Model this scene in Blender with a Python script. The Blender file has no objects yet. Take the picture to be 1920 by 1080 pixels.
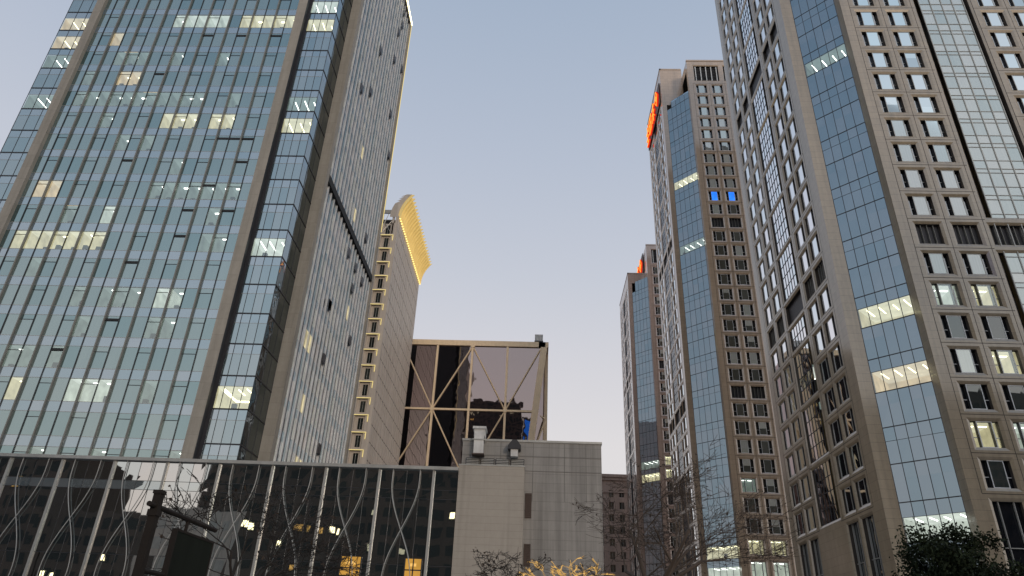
import bpy, math, random
from mathutils import Vector, Matrix
random.seed(7)
R_ = random.random
S = bpy.context.scene
COL = S.collection

# ------------------------------------------------------------------ camera
PIT, ROL, YAW, FPX = math.radians(27.96), math.radians(2.417), math.radians(-2.659), 1310.3
fw = Vector((math.sin(YAW)*math.cos(PIT), math.cos(YAW)*math.cos(PIT), math.sin(PIT)))
r0 = Vector((math.cos(YAW), -math.sin(YAW), 0)); u0 = r0.cross(fw)
rt = r0*math.cos(ROL) + u0*math.sin(ROL); up = u0*math.cos(ROL) - r0*math.sin(ROL)
cd = bpy.data.cameras.new('camera'); cam = bpy.data.objects.new('camera', cd); COL.objects.link(cam)
M = Matrix((rt, up, -fw)).transposed().to_4x4(); M.translation = Vector((0, 0, 1.6)); cam.matrix_world = M
cd.sensor_width = 36; cd.lens = FPX/1920*36; cd.clip_start = .1; cd.clip_end = 6000
S.camera = cam

# ------------------------------------------------------------------ sky, sun, exposure
W = bpy.data.worlds.new('World'); S.world = W; W.use_nodes = True
nt = W.node_tree; nt.nodes.clear(); N = nt.nodes.new; L = nt.links.new
out = N('ShaderNodeOutputWorld'); bg = N('ShaderNodeBackground'); L(bg.outputs[0], out.inputs[0])
SUN_EL, SUN_ROT = 9.0, 156.0      # low sun behind the viewer
sky = N('ShaderNodeTexSky'); sky.sky_type = 'NISHITA'; sky.sun_disc = False
sky.sun_elevation = math.radians(SUN_EL); sky.sun_rotation = math.radians(SUN_ROT)
tc = N('ShaderNodeTexCoord'); sp = N('ShaderNodeSeparateXYZ'); L(tc.outputs['Generated'], sp.inputs[0])
def ramp(stops):
    r = N('ShaderNodeValToRGB'); e = r.color_ramp.elements
    while len(e) < len(stops): e.new(.5)
    for q, (p, c) in zip(e, stops): q.position = p; q.color = (*c, 1)
    return r
front = ramp([(0, (.74, .685, .66)), (.26, (.705, .675, .68)), (.36, (.635, .625, .66)), (.48, (.54, .565, .635)), (.62, (.45, .50, .60)), (.78, (.355, .43, .55)), (1, (.28, .355, .49))])
back = ramp([(0, (1.08, .92, .79)), (.2, (1.04, .97, .92)), (.45, (.80, .85, .92)), (.7, (.50, .60, .74)), (1, (.30, .39, .56))])
L(sp.outputs[2], front.inputs[0]); L(sp.outputs[2], back.inputs[0])
mr = N('ShaderNodeMapRange'); mr.inputs[1].default_value = -.45; mr.inputs[2].default_value = .75; mr.interpolation_type = 'SMOOTHSTEP'
dt = N('ShaderNodeVectorMath'); dt.operation = 'DOT_PRODUCT'; L(tc.outputs['Generated'], dt.inputs[0]); dt.inputs[1].default_value = (math.sin(math.radians(SUN_ROT)), math.cos(math.radians(SUN_ROT)), 0)
L(dt.outputs['Value'], mr.inputs[0])
mx = N('ShaderNodeMix'); mx.data_type = 'RGBA'; L(mr.outputs[0], mx.inputs[0]); L(front.outputs[0], mx.inputs[6]); L(back.outputs[0], mx.inputs[7])
sc = N('ShaderNodeMix'); sc.data_type = 'RGBA'; sc.blend_type = 'MULTIPLY'; sc.inputs[0].default_value = 1; sc.inputs[7].default_value = (.12, .12, .12, 1)
L(sky.outputs[0], sc.inputs[6])
m2 = N('ShaderNodeMix'); m2.data_type = 'RGBA'; m2.inputs[0].default_value = .06; L(mx.outputs[2], m2.inputs[6]); L(sc.outputs[2], m2.inputs[7])
L(m2.outputs[2], bg.inputs[0]); bg.inputs[1].default_value = 1.0
sl = bpy.data.lights.new('sun', 'SUN'); sl.energy = .7; sl.angle = math.radians(10); sl.color = (1, .86, .72)
so = bpy.data.objects.new('sun', sl); COL.objects.link(so)
sd = Vector((math.sin(math.radians(SUN_ROT))*math.cos(math.radians(SUN_EL)), math.cos(math.radians(SUN_ROT))*math.cos(math.radians(SUN_EL)), math.sin(math.radians(SUN_EL))))
so.rotation_euler = (-sd).to_track_quat('-Z', 'Y').to_euler()
S.view_settings.view_transform = 'Standard'; S.view_settings.look = 'None'; S.view_settings.exposure = .12; S.view_settings.gamma = 1
S.render.engine = 'CYCLES'; S.cycles.max_bounces = 8; S.cycles.glossy_bounces = 5; S.cycles.transparent_max_bounces = 12
S.cycles.use_denoising = True; S.cycles.sample_clamp_indirect = 4

# ------------------------------------------------------------------ materials
MAT = {}
class NT:
    def __init__(s, name):
        s.m = bpy.data.materials.new(name); s.m.use_nodes = True; s.t = s.m.node_tree; s.t.nodes.clear()
        s.o = s.n('ShaderNodeOutputMaterial'); MAT[name] = s.m
    def n(s, k, **kw):
        q = s.t.nodes.new(k)
        for a, b in kw.items(): setattr(q, a, b)
        return q
    def l(s, a, b): s.t.links.new(a, b)
    def obj(s): return s.n('ShaderNodeTexCoord').outputs['Object']
    def mapping(s, src, scale):
        m = s.n('ShaderNodeMapping'); m.inputs['Scale'].default_value = scale; s.l(src, m.inputs[0]); return m.outputs[0]
    def noise(s, src, scale, detail=3, rough=.5):
        q = s.n('ShaderNodeTexNoise'); q.inputs['Scale'].default_value = scale; q.inputs['Detail'].default_value = detail
        q.inputs['Roughness'].default_value = rough; s.l(src, q.inputs['Vector']); return q.outputs[0]
    def ramp(s, src, stops):
        r = s.n('ShaderNodeValToRGB'); e = r.color_ramp.elements
        while len(e) < len(stops): e.new(.5)
        for q, (p, c) in zip(e, stops): q.position = p; q.color = (*c, 1)
        s.l(src, r.inputs[0]); return r.outputs[0]
    def mix(s, f, a, b, mode='MIX'):
        q = s.n('ShaderNodeMix'); q.data_type = 'RGBA'; q.blend_type = mode
        for i, v in ((0, f), (6, a), (7, b)):
            if hasattr(v, 'is_output'): s.l(v, q.inputs[i])
            elif i == 0: q.inputs[0].default_value = v
            else: q.inputs[i].default_value = (*v, 1)
        return q.outputs[2]
    def pv(s):
        q = s.n('ShaderNodeAttribute'); q.attribute_name = 'pv'; return q.outputs['Fac']
    def math(s, op, a, b=0.):
        q = s.n('ShaderNodeMath', operation=op)
        for i, v in ((0, a), (1, b)):
            if hasattr(v, 'is_output'): s.l(v, q.inputs[i])
            else: q.inputs[i].default_value = v
        return q.outputs[0]
    def bump(s, h, strength, dist):
        b = s.n('ShaderNodeBump'); b.inputs['Strength'].default_value = strength; b.inputs['Distance'].default_value = dist
        s.l(h, b.inputs['Height']); return b.outputs[0]
    def principled(s, col, rough=.6, metal=0, spec=.5, normal=None):
        p = s.n('ShaderNodeBsdfPrincipled')
        if hasattr(col, 'is_output'): s.l(col, p.inputs['Base Color'])
        else: p.inputs['Base Color'].default_value = (*col, 1)
        if hasattr(rough, 'is_output'): s.l(rough, p.inputs['Roughness'])
        else: p.inputs['Roughness'].default_value = rough
        p.inputs['Metallic'].default_value = metal; p.inputs['Specular IOR Level'].default_value = spec
        if normal: s.l(normal, p.inputs['Normal'])
        s.l(p.outputs[0], s.o.inputs[0]); return p

def stone(name, c0, c1, rough=.35, spec=.5, tile=(1.0, 1.0, .95), seam=.03, seamdark=.55, mott=.5, coat=0, streak=.14):
    """polished stone cladding: mottling per slab, thin seams, weathering streaks"""
    t = NT(name); o = t.obj()
    n1 = t.noise(o, 2.2, 5, .65); n2 = t.noise(t.mapping(o, (.55, .55, .05)), 1.0, 4, .6)
    fine = t.noise(o, 30, 2)
    f = t.math('ADD', t.math('MULTIPLY', n1, .5), t.math('MULTIPLY', n2, .5))
    f = t.math('ADD', t.math('MULTIPLY', fine, .25), t.math('MULTIPLY', f, .8))
    c = t.ramp(f, [(.30, c0), (.72, c1)])
    # slab to slab variation
    fl = t.n('ShaderNodeVectorMath', operation='FLOOR'); dv = t.n('ShaderNodeVectorMath', operation='DIVIDE')
    t.l(o, dv.inputs[0]); dv.inputs[1].default_value = tile; t.l(dv.outputs[0], fl.inputs[0])
    wn = t.n('ShaderNodeTexWhiteNoise', noise_dimensions='3D'); t.l(fl.outputs[0], wn.inputs[0])
    v = t.math('ADD', t.math('MULTIPLY', wn.outputs[0], .22*mott), 1-.11*mott)
    vc = t.n('ShaderNodeCombineXYZ')
    for i in range(3): t.l(v, vc.inputs[i])
    c = t.mix(1, c, vc.outputs[0], 'MULTIPLY')
    stk = t.ramp(t.noise(t.mapping(o, (1.7, 1.7, .06)), 1.0, 4, .65), [(.36, (1-streak,)*3), (.56, (1, 1, 1))])
    c = t.mix(1, c, stk, 'MULTIPLY')
    fr = t.n('ShaderNodeVectorMath', operation='FRACTION'); t.l(dv.outputs[0], fr.inputs[0])
    sx = t.n('ShaderNodeSeparateXYZ'); t.l(fr.outputs[0], sx.inputs[0])
    if seam:
        seams = t.math('LESS_THAN', sx.outputs[2], seam/tile[2])
        c = t.mix(t.math('MULTIPLY', seams, seamdark), c, tuple(x*.25 for x in c0))
    p = t.principled(c, rough, 0, spec); p.inputs['Coat Weight'].default_value = coat; p.inputs['Coat IOR'].default_value = 2.2; p.inputs['Coat Roughness'].default_value = .12
    return t.m

def glass(name, tint, base0, base1, fac=.5, wav=.02, streak=True, ggx=.015, pvamt=.5, lowgl=.0):
    """coated facade glass: mirror of the sky over what hangs behind the pane"""
    t = NT(name); o = t.obj(); pv = t.pv()
    h = t.noise(t.mapping(o, (.5, .5, .35)), 1.0, 1, .4)
    nb = t.bump(h, 1.0, wav)
    if streak:
        st = t.noise(t.mapping(o, (5.5, 5.5, .12)), 1.0, 3, .6)
        f = t.math('ADD', t.math('MULTIPLY', st, 1-pvamt), t.math('MULTIPLY', pv, pvamt))
    else:
        f = t.math('ADD', t.math('MULTIPLY', t.noise(o, .7, 2), 1-pvamt), t.math('MULTIPLY', pv, pvamt))
    c = t.ramp(f, [(.22, base0), (.8, base1)])
    d = t.n('ShaderNodeBsdfDiffuse'); t.l(c, d.inputs[0])
    g = t.n('ShaderNodeBsdfGlossy'); g.inputs['Roughness'].default_value = ggx; t.l(nb, g.inputs['Normal'])
    tc_ = t.mix(t.math('MULTIPLY', pv, .8), tint, (min(1, tint[0]*1.17), min(1, tint[1]*1.03), min(1, tint[2]*1.0))); t.l(tc_, g.inputs[0])
    lw = t.n('ShaderNodeLayerWeight'); lw.inputs[0].default_value = .25
    fa = t.math('ADD', t.math('MULTIPLY', lw.outputs['Fresnel'], 1-fac), fac)
    ms = t.n('ShaderNodeMixShader'); t.l(fa, ms.inputs[0]); t.l(d.outputs[0], ms.inputs[1]); t.l(g.outputs[0], ms.inputs[2])
    t.l(ms.outputs[0], t.o.inputs[0]); return t.m

def clear_glass(name, tint=(.8, .9, .9), fac=.22, trans=(.86, .93, .9)):
    t = NT(name); o = t.obj()
    nb = t.bump(t.noise(t.mapping(o, (.5, .5, .35)), 1.0, 1, .4), 1.0, .02)
    tr = t.n('ShaderNodeBsdfTransparent'); tr.inputs[0].default_value = (*trans, 1)
    g = t.n('ShaderNodeBsdfGlossy'); g.inputs['Roughness'].default_value = .01; g.inputs[0].default_value = (*tint, 1); t.l(nb, g.inputs['Normal'])
    lw = t.n('ShaderNodeLayerWeight'); lw.inputs[0].default_value = .25
    fa = t.math('ADD', t.math('MULTIPLY', lw.outputs['Fresnel'], 1-fac), fac)
    ms = t.n('ShaderNodeMixShader'); t.l(fa, ms.inputs[0]); t.l(tr.outputs[0], ms.inputs[1]); t.l(g.outputs[0], ms.inputs[2])
    t.l(ms.outputs[0], t.o.inputs[0]); return t.m

def paint(name, col, rough=.5, metal=0, var=.15, spec=.5):
    t = NT(name); o = t.obj()
    f = t.noise(t.mapping(o, (1, 1, .4)), 1.3, 4, .6)
    c = t.ramp(f, [(.3, tuple(x*(1-var) for x in col)), (.7, tuple(min(1, x*(1+var)) for x in col))])
    t.principled(c, rough, metal, spec); return t.m

def glow(name, col, strength, var=0):
    t = NT(name); e = t.n('ShaderNodeEmission'); e.inputs[0].default_value = (*col, 1); e.inputs[1].default_value = strength
    if var:
        f = t.noise(t.obj(), .9, 2); t.l(t.math('MULTIPLY', t.math('ADD', t.math('MULTIPLY', f, var), 1-var*.5), strength), e.inputs[1])
    t.l(e.outputs[0], t.o.inputs[0]); return t.m

stone('granite', (.265, .205, .13), (.38, .30, .20), .4, .5, coat=.55)
stone('pink_granite', (.41, .29, .195), (.53, .39, .27), .4, .5, coat=.7)
stone('mauve_granite', (.38, .265, .21), (.49, .35, .285), .4, .5, coat=.7)
stone('limestone', (.27, .245, .205), (.37, .335, .285), .6, .3, tile=(1.2, 1.2, 1.9), seam=.02)
stone('block_tile', (.26, .245, .225), (.34, .32, .295), .65, .3, tile=(2.0, 2.0, .62), seam=.035, seamdark=.3, mott=.3, streak=.30)
stone('pale_tile', (.33, .295, .25), (.42, .375, .32), .65, .3, tile=(3.3, 3.3, .45), seam=.025, seamdark=.25, mott=.15, streak=.16)
stone('red_stone', (.50, .385, .32), (.60, .47, .40), .8, .2, tile=(1.2, 1.2, .6), seam=.0)
stone('cream_cladding', (.54, .47, .40), (.64, .57, .50), .5, .4, tile=(1.5, 1.5, 3.6), seam=.0, mott=.4)
paint('joint', (.045, .035, .028), .8)
paint('tile_joint', (.16, .15, .14), .8)
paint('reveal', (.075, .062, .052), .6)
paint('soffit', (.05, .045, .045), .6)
paint('aluminium', (.55, .56, .56), .35, .5)
paint('grey_metal', (.40, .395, .37), .4, .3)
paint('fin_metal', (.60, .60, .60), .4, .2)
paint('fin_front', (.19, .185, .165), .45, .2)
paint('dark_metal', (.035, .035, .04), .45, .2)
paint('louver_metal', (.028, .027, .032), .5, .2)
paint('roofing', (.13, .13, .13), .8)
paint('gold_metal', (.86, .67, .45), .45, .1, .08)
paint('white_duct', (.55, .54, .52), .5, .1, .25)
paint('brown_louver', (.075, .05, .04), .6)
paint('white_frame', (.7, .7, .69), .4)
paint('pole_black', (.024, .019, .016), .7, 0, .2, .2)
paint('board_green', (.012, .015, .011), .8, 0, .2, .15)
paint('bark', (.075, .055, .042), .9, 0, .3)
paint('dark_bark', (.03, .024, .02), .9, 0, .3)
paint('dry_leaf', (.05, .035, .025), .9, 0, .3)
paint('interior_dark', (.02, .022, .024), .8)
paint('asphalt', (.05, .05, .052), .9)
paint('paving', (.26, .25, .24), .85)
paint('white_line', (.7, .7, .68), .7)
paint('kerb', (.3, .29, .28), .8)
paint('sign_back', (.05, .02, .02), .5)
def crown_glow():
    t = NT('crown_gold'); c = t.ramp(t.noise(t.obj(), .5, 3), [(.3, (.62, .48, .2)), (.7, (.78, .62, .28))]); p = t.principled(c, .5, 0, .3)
    p.inputs['Emission Color'].default_value = (1, .72, .25, 1); p.inputs['Emission Strength'].default_value = .24  # emission paints the bulbs' light onto the gold, nothing shines behind it
crown_glow()
def leafmat():
    t = NT('evergreen_leaf'); c = t.ramp(t.pv(), [(0, (.008, .012, .007)), (1, (.024, .034, .016))]); t.principled(c, .8, 0, .12)
leafmat()
# glass
glass('glass_blue', (.42, .57, .60), (.025, .05, .05), (.15, .19, .18), .48, .012, pvamt=.6)
glass('glass_spandrel', (.49, .62, .69), (.12, .16, .19), (.18, .22, .26), .48, .012, streak=False, pvamt=.7)
glass('glass_pale_spandrel', (.82, .89, .86), (.40, .43, .41), (.50, .53, .50), .40, .012, streak=False)
glass('glass_bay', (.50, .64, .70), (.05, .08, .09), (.14, .18, .185), .45, .012)
glass('glass_steel', (.39, .52, .61), (.02, .05, .065), (.08, .125, .145), .5, .01, streak=False)
glass('glass_blind', (.74, .82, .80), (.30, .32, .31), (.50, .52, .50), .34)
glass('glass_sheer', (.82, .90, .87), (.30, .335, .315), (.50, .53, .505), .40)
glass('glass_dark', (.55, .62, .62), (.012, .015, .015), (.05, .06, .055), .22)
glass('glass_deep', (.35, .38, .4), (.008, .009, .012), (.03, .03, .035), .1, streak=False)
glass('glass_street', (.86, .93, .96), (.05, .06, .065), (.12, .13, .13), .42, .004)
glass('glass_cube', (.62, .54, .54), (.006, .006, .008), (.012, .012, .014), .40, .012, False)
glass('glass_podium', (.80, .87, .88), (.013, .018, .017), (.026, .034, .031), .52, .006, False)
glass('glass_podium_band', (.72, .80, .82), (.16, .19, .2), (.2, .23, .24), .42, .012, False)
clear_glass('glass_clear'); clear_glass('glass_lobby', (.75, .8, .8), .28, (.55, .6, .58))
glow('room_warm', (1, .86, .52), .60, 1.3); glow('ceil_warm', (1, .90, .62), .78, .9)
glow('room_white', (.93, 1, .86), .50, 1.3); glow('ceil_white', (.95, 1, .90), .66, .9)
glow('room_dim', (.75, .95, .85), .17, 1.3); glow('ceil_dim', (.8, 1, .92), .24, .9)
glow('room_peach', (1, .72, .42), .62, 1.3); glow('ceil_peach', (1, .80, .55), .72, .9)
glow('lamp_white', (1, .98, .92), 5); glow('lamp_warm', (1, .86, .5), 5)
glow('led_yellow', (1, .80, .32), .85); glow('led_bright', (1, .88, .5), 5); glow('bulb_gold', (1, .74, .25), 1.7)
glow('neon_red', (1, .04, .012), .8); glow('neon_core', (1, .36, .05), 1.5); glow('blue_screen', (.03, .22, 1), 1.1, 1.2)
glow('door_light', (1, .52, .10), .5, .9); glow('string_light', (1, .58, .16), .9)

# ------------------------------------------------------------------ mesh helpers
class Fr:
    """a wall frame: u along the wall, w out of it, z up"""
    def __init__(s, o, u, n): s.o, s.u, s.n = Vector(o), Vector(u), Vector(n)
    def __call__(s, a, w, z): return s.o + s.u*a + s.n*w + Vector((0, 0, z))
XYZ = Fr((0, 0, 0), (1, 0, 0), (0, 1, 0))
BF = ((0, 1, 3, 2), (4, 6, 7, 5), (0, 4, 5, 1), (2, 3, 7, 6), (0, 2, 6, 4), (1, 5, 7, 3))
class MB:
    def __init__(s): s.v, s.f, s.m, s.p = [], [], [], []
    def face(s, pts, m, pv=None):
        b = len(s.v); s.v += [tuple(p) for p in pts]; s.f.append(tuple(range(b, b+len(pts)))); s.m.append(m); s.p.append(R_() if pv is None else pv)
    def quad(s, F, a0, a1, z0, z1, w, m, pv=None, jit=0):
        j = lambda: w + (R_()-.5)*2*jit
        s.face([F(a0, j(), z0), F(a1, j(), z0), F(a1, j(), z1), F(a0, j(), z1)], m, pv)
    def hex(s, P, m, pv=None):
        b = len(s.v); s.v += [tuple(p) for p in P]; q = R_() if pv is None else pv
        for f in BF: s.f.append(tuple(b+i for i in f)); s.m.append(m); s.p.append(q)
    def box(s, F, a0, a1, w0, w1, z0, z1, m, pv=None):
        s.hex([F(a, w, z) for a in (a0, a1) for w in (w0, w1) for z in (z0, z1)], m, pv)
    def tube(s, pts, rad, m, n=6):
        rings = []; ref = None
        for i, p in enumerate(pts):
            d = (pts[min(i+1, len(pts)-1)] - pts[max(i-1, 0)]).normalized()
            a = d.orthogonal().normalized() if ref is None else (ref - d*ref.dot(d)).normalized()
            ref = a; b = d.cross(a); rr = rad[i] if isinstance(rad, (list, tuple)) else rad
            base = len(s.v); s.v += [tuple(p + (a*math.cos(2*math.pi*k/n) + b*math.sin(2*math.pi*k/n))*rr) for k in range(n)]; rings.append(base)
        for r0_, r1_ in zip(rings, rings[1:]):
            for k in range(n): s.f.append((r0_+k, r0_+(k+1) % n, r1_+(k+1) % n, r1_+k)); s.m.append(m); s.p.append(.5)
        s.f.append(tuple(rings[0]+k for k in range(n))); s.m.append(m); s.p.append(.5)
        s.f.append(tuple(rings[-1]+k for k in range(n))); s.m.append(m); s.p.append(.5)
    def build(s, name, parent=None, smooth=False, kind=None):
        names = list(dict.fromkeys(s.m)); ix = {k: i for i, k in enumerate(names)}
        me = bpy.data.meshes.new(name); me.from_pydata(s.v, [], s.f)
        for k in names: me.materials.append(MAT[k])
        me.polygons.foreach_set('material_index', [ix[k] for k in s.m])
        at = me.attributes.new('pv', 'FLOAT', 'FACE'); at.data.foreach_set('value', s.p)
        if smooth: me.polygons.foreach_set('use_smooth', [True]*len(s.f))
        me.update()
        o = bpy.data.objects.new(name, me); COL.objects.link(o)
        if parent: o.parent = parent
        if kind: o['kind'] = kind
        return o
def thing(name, label, cat, loc=(0, 0, 0), group=None):
    o = bpy.data.objects.new(name, None); COL.objects.link(o); o.location = loc; o.empty_display_size = .5
    return tag(o, label, cat, group)
def tag(o, label, cat, group=None):
    o['label'] = label; o['category'] = cat
    if group: o['group'] = group
    return o
def linked(o, parent, loc=None):
    c = o.copy(); COL.objects.link(c); c.parent = parent
    if loc is not None: c.matrix_local = loc
    return c

def room(mb, F, u0, u1, z0, z1, w, depth, tone='warm', lamps=2, lampmat=None, along=True, var=None):
    """a lit room behind a pane: floor, back and side walls, ceiling and its lamps"""
    wl, ce = 'room_'+tone, 'ceil_'+tone; lm = lampmat or ('lamp_warm' if tone in ('warm', 'peach') else 'lamp_white')
    wb = w-depth
    mb.face([F(u0, wb, z0), F(u1, wb, z0), F(u1, wb, z1), F(u0, wb, z1)], wl)
    mb.face([F(u0, w, z0), F(u0, wb, z0), F(u0, wb, z1), F(u0, w, z1)], wl)
    mb.face([F(u1, w, z0), F(u1, wb, z0), F(u1, wb, z1), F(u1, w, z1)], wl)
    mb.face([F(u0, w, z0), F(u1, w, z0), F(u1, wb, z0), F(u0, wb, z0)], 'paving')
    mb.face([F(u0, w, z1), F(u1, w, z1), F(u1, wb, z1), F(u0, wb, z1)], ce)
    for i in range(lamps):
        a = u0 + (u1-u0)*(i+.5)/lamps + (R_()-.5)*.3
        if along: mb.box(F, a-.05, a+.05, w-.5-R_()*.6, w-.5-min(depth-.7, 2.2), z1-.10, z1-.03, lm)
        else: mb.box(F, a-.45, a+.45, w-1.0, w-1.2, z1-.10, z1-.03, lm)
    # furniture silhouettes low in the room
    if R_() < .6:
        a = u0 + (u1-u0)*R_()*.6; mb.box(F, a, a+.5, w-.9, w-.5, z0+.02, z0+.5+R_()*.5, 'interior_dark')

def wall_grid(mb, F, u0, u1, z0, z1, ops, m, w=0.0, bevel=.3, bd=.14, rd=.6, mb_in=None):
    """stone wall sheet with real openings; every opening has a chamfered surround and deep reveals"""
    us = sorted({u0, u1, *[o[0]-bevel for o in ops], *[o[1]+bevel for o in ops]})
    zs = sorted({z0, z1, *[o[2]-bevel for o in ops], *[o[3]+bevel for o in ops]})
    hole = set()
    for o in ops:
        i0, i1 = us.index(o[0]-bevel), us.index(o[1]+bevel); j0, j1 = zs.index(o[2]-bevel), zs.index(o[3]+bevel)
        for i in range(i0, i1):
            for j in range(j0, j1): hole.add((i, j))
    for j in range(len(zs)-1):
        i = 0
        while i < len(us)-1:
            if (i, j) in hole: i += 1; continue
            k = i
            while k+1 < len(us)-1 and (k+1, j) not in hole: k += 1
            mb.quad(F, us[i], us[k+1], zs[j], zs[j+1], w, m); i = k+1
    for a0, a1, b0, b1 in ops:
        O = [F(a0-bevel, w, b0-bevel), F(a1+bevel, w, b0-bevel), F(a1+bevel, w, b1+bevel), F(a0-bevel, w, b1+bevel)]
        I = [F(a0, w-bd, b0), F(a1, w-bd, b0), F(a1, w-bd, b1), F(a0, w-bd, b1)]
        D = [F(a0, w-rd, b0), F(a1, w-rd, b0), F(a1, w-rd, b1), F(a0, w-rd, b1)]
        for k in range(4):
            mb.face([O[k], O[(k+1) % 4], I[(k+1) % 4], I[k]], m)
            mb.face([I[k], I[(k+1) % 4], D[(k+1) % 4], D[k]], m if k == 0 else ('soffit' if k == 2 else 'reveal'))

# ------------------------------------------------------------------ the setting: ground, road, pavements
g = MB()
g.face([(-2500, -2500, -.16), (2500, -2500, -.16), (2500, 2500, -.16), (-2500, 2500, -.16)], 'paving'); o = g.build('ground'); o['kind'] = 'structure'
g = MB(); g.box(XYZ, -27, 27, 90, 1500, -.3, -.12, 'asphalt'); g.box(XYZ, -400, 400, 6, 34, -.3, -.12, 'asphalt'); o = g.build('road'); o['kind'] = 'structure'
g = MB()
for k in range(-20, 21): g.box(XYZ, k*9, k*9+4, 19.9, 20.05, -.12, -.116, 'white_line')
o = g.build('lane_markings'); o['kind'] = 'structure'
g = MB(); g.box(XYZ, -400, 400, -8, 6, -.3, 0, 'paving'); g.box(XYZ, -400, 400, 5.9, 6.1, -.3, .01, 'kerb'); g.box(XYZ, -400, 400, 34, 46, -.3, 0, 'paving'); o = g.build('pavement'); o['kind'] = 'structure'

ST = 3.8
# ------------------------------------------------------------------ the three stone towers on the right
WH = 2.58
def window_meshes(W_):
    """prototypes of one punched window: frame, wide middle pane set forward, two deep side panes"""
    F = XYZ; c0, c1 = W_*.235, W_*.76
    res = {}
    for key, fm in (('pale', 'grey_metal'), ('framed', 'white_frame')):
        mb = MB()
        for a in (c0, c1): mb.box(F, a-.03, a+.03, -.20, -.62, 0, WH, 'dark_metal'); mb.box(F, a-.035, a+.035, -.14, -.20, 0, WH, fm)
        mb.box(F, c0+.035, c1-.035, -.15, -.21, WH-.07, WH, fm); mb.box(F, c0+.035, c1-.035, -.15, -.21, 0, .07, fm)
        for a, b in ((0, c0-.035), (c1+.035, W_)):
            mb.box(F, a, b, -.52, -.58, WH*.40, WH*.43, fm)
        if key == 'pale':   # opened side sashes
            for a, s in ((.02, 1), (c1+.05, 1)):
                mb.hex([Vector((x, w, z)) for (x, w) in ((a, -.2), (a+.04, -.5), (a+.09, -.17), (a+.13, -.47)) for z in (.03, WH*.76)], 'aluminium')
        o = mb.build('frame'); res[key] = o.data; bpy.data.objects.remove(o)
    for key, gm in (('blind', 'glass_blind'), ('dark', 'glass_dark'), ('sheer', 'glass_sheer'), ('clear', 'glass_clear'), ('street', 'glass_street'), ('blue', 'blue_screen')):
        for v in range(3 if key in ('blind', 'dark', 'street') else 1):
            mb = MB(); mb.quad(F, c0+.035, c1-.035, .07, WH-.07, -.18, gm, pv=(.15, .5, .9)[v], jit=.006)
            o = mb.build('pane'); res[key+str(v)] = o.data; bpy.data.objects.remove(o)
    for v, (fr_, up_, lo_) in enumerate(((.35, 'glass_blind', 'glass_dark'), (.62, 'glass_blind', 'glass_sheer'), (.5, 'glass_sheer', 'glass_dark'))):
        mb = MB(); zc = WH*(1-fr_); mb.quad(F, c0+.035, c1-.035, .07, zc, -.18, lo_, pv=.4); mb.quad(F, c0+.035, c1-.035, zc, WH-.07, -.18, up_, pv=.3+.2*v)
        o = mb.build('pane'); res['half'+str(v)] = o.data; bpy.data.objects.remove(o)
    for side, (a, b) in (('l', (0, c0-.035)), ('r', (c1+.035, W_))):
        for key, gm in (('deep', 'glass_deep'), ('lit', 'glass_clear')):
            mb = MB(); mb.quad(F, a, b, 0, WH, -.57, gm); o = mb.build('side_pane'); res[key+side] = o.data; bpy.data.objects.remove(o)
    for tone in ('warm', 'white', 'dim', 'peach'):
        mb = MB(); random.seed(11); room(mb, F, .0, W_, .0, WH, -.6, 3.2, tone, 2, along=False)
        o = mb.build('lit_room'); res['room_'+tone] = o.data; bpy.data.objects.remove(o)
    return res
PROTO = window_meshes(2.7)

def put(me, name, parent, mw):
    o = bpy.data.objects.new(name, me); COL.objects.link(o); o.parent = parent; o.matrix_local = mw; return o
def wmat(F, a, z):
    m = Matrix((F.u, F.n, Vector((0, 0, 1)))).transposed().to_4x4(); m.translation = F(a, 0, z); return m

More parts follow.
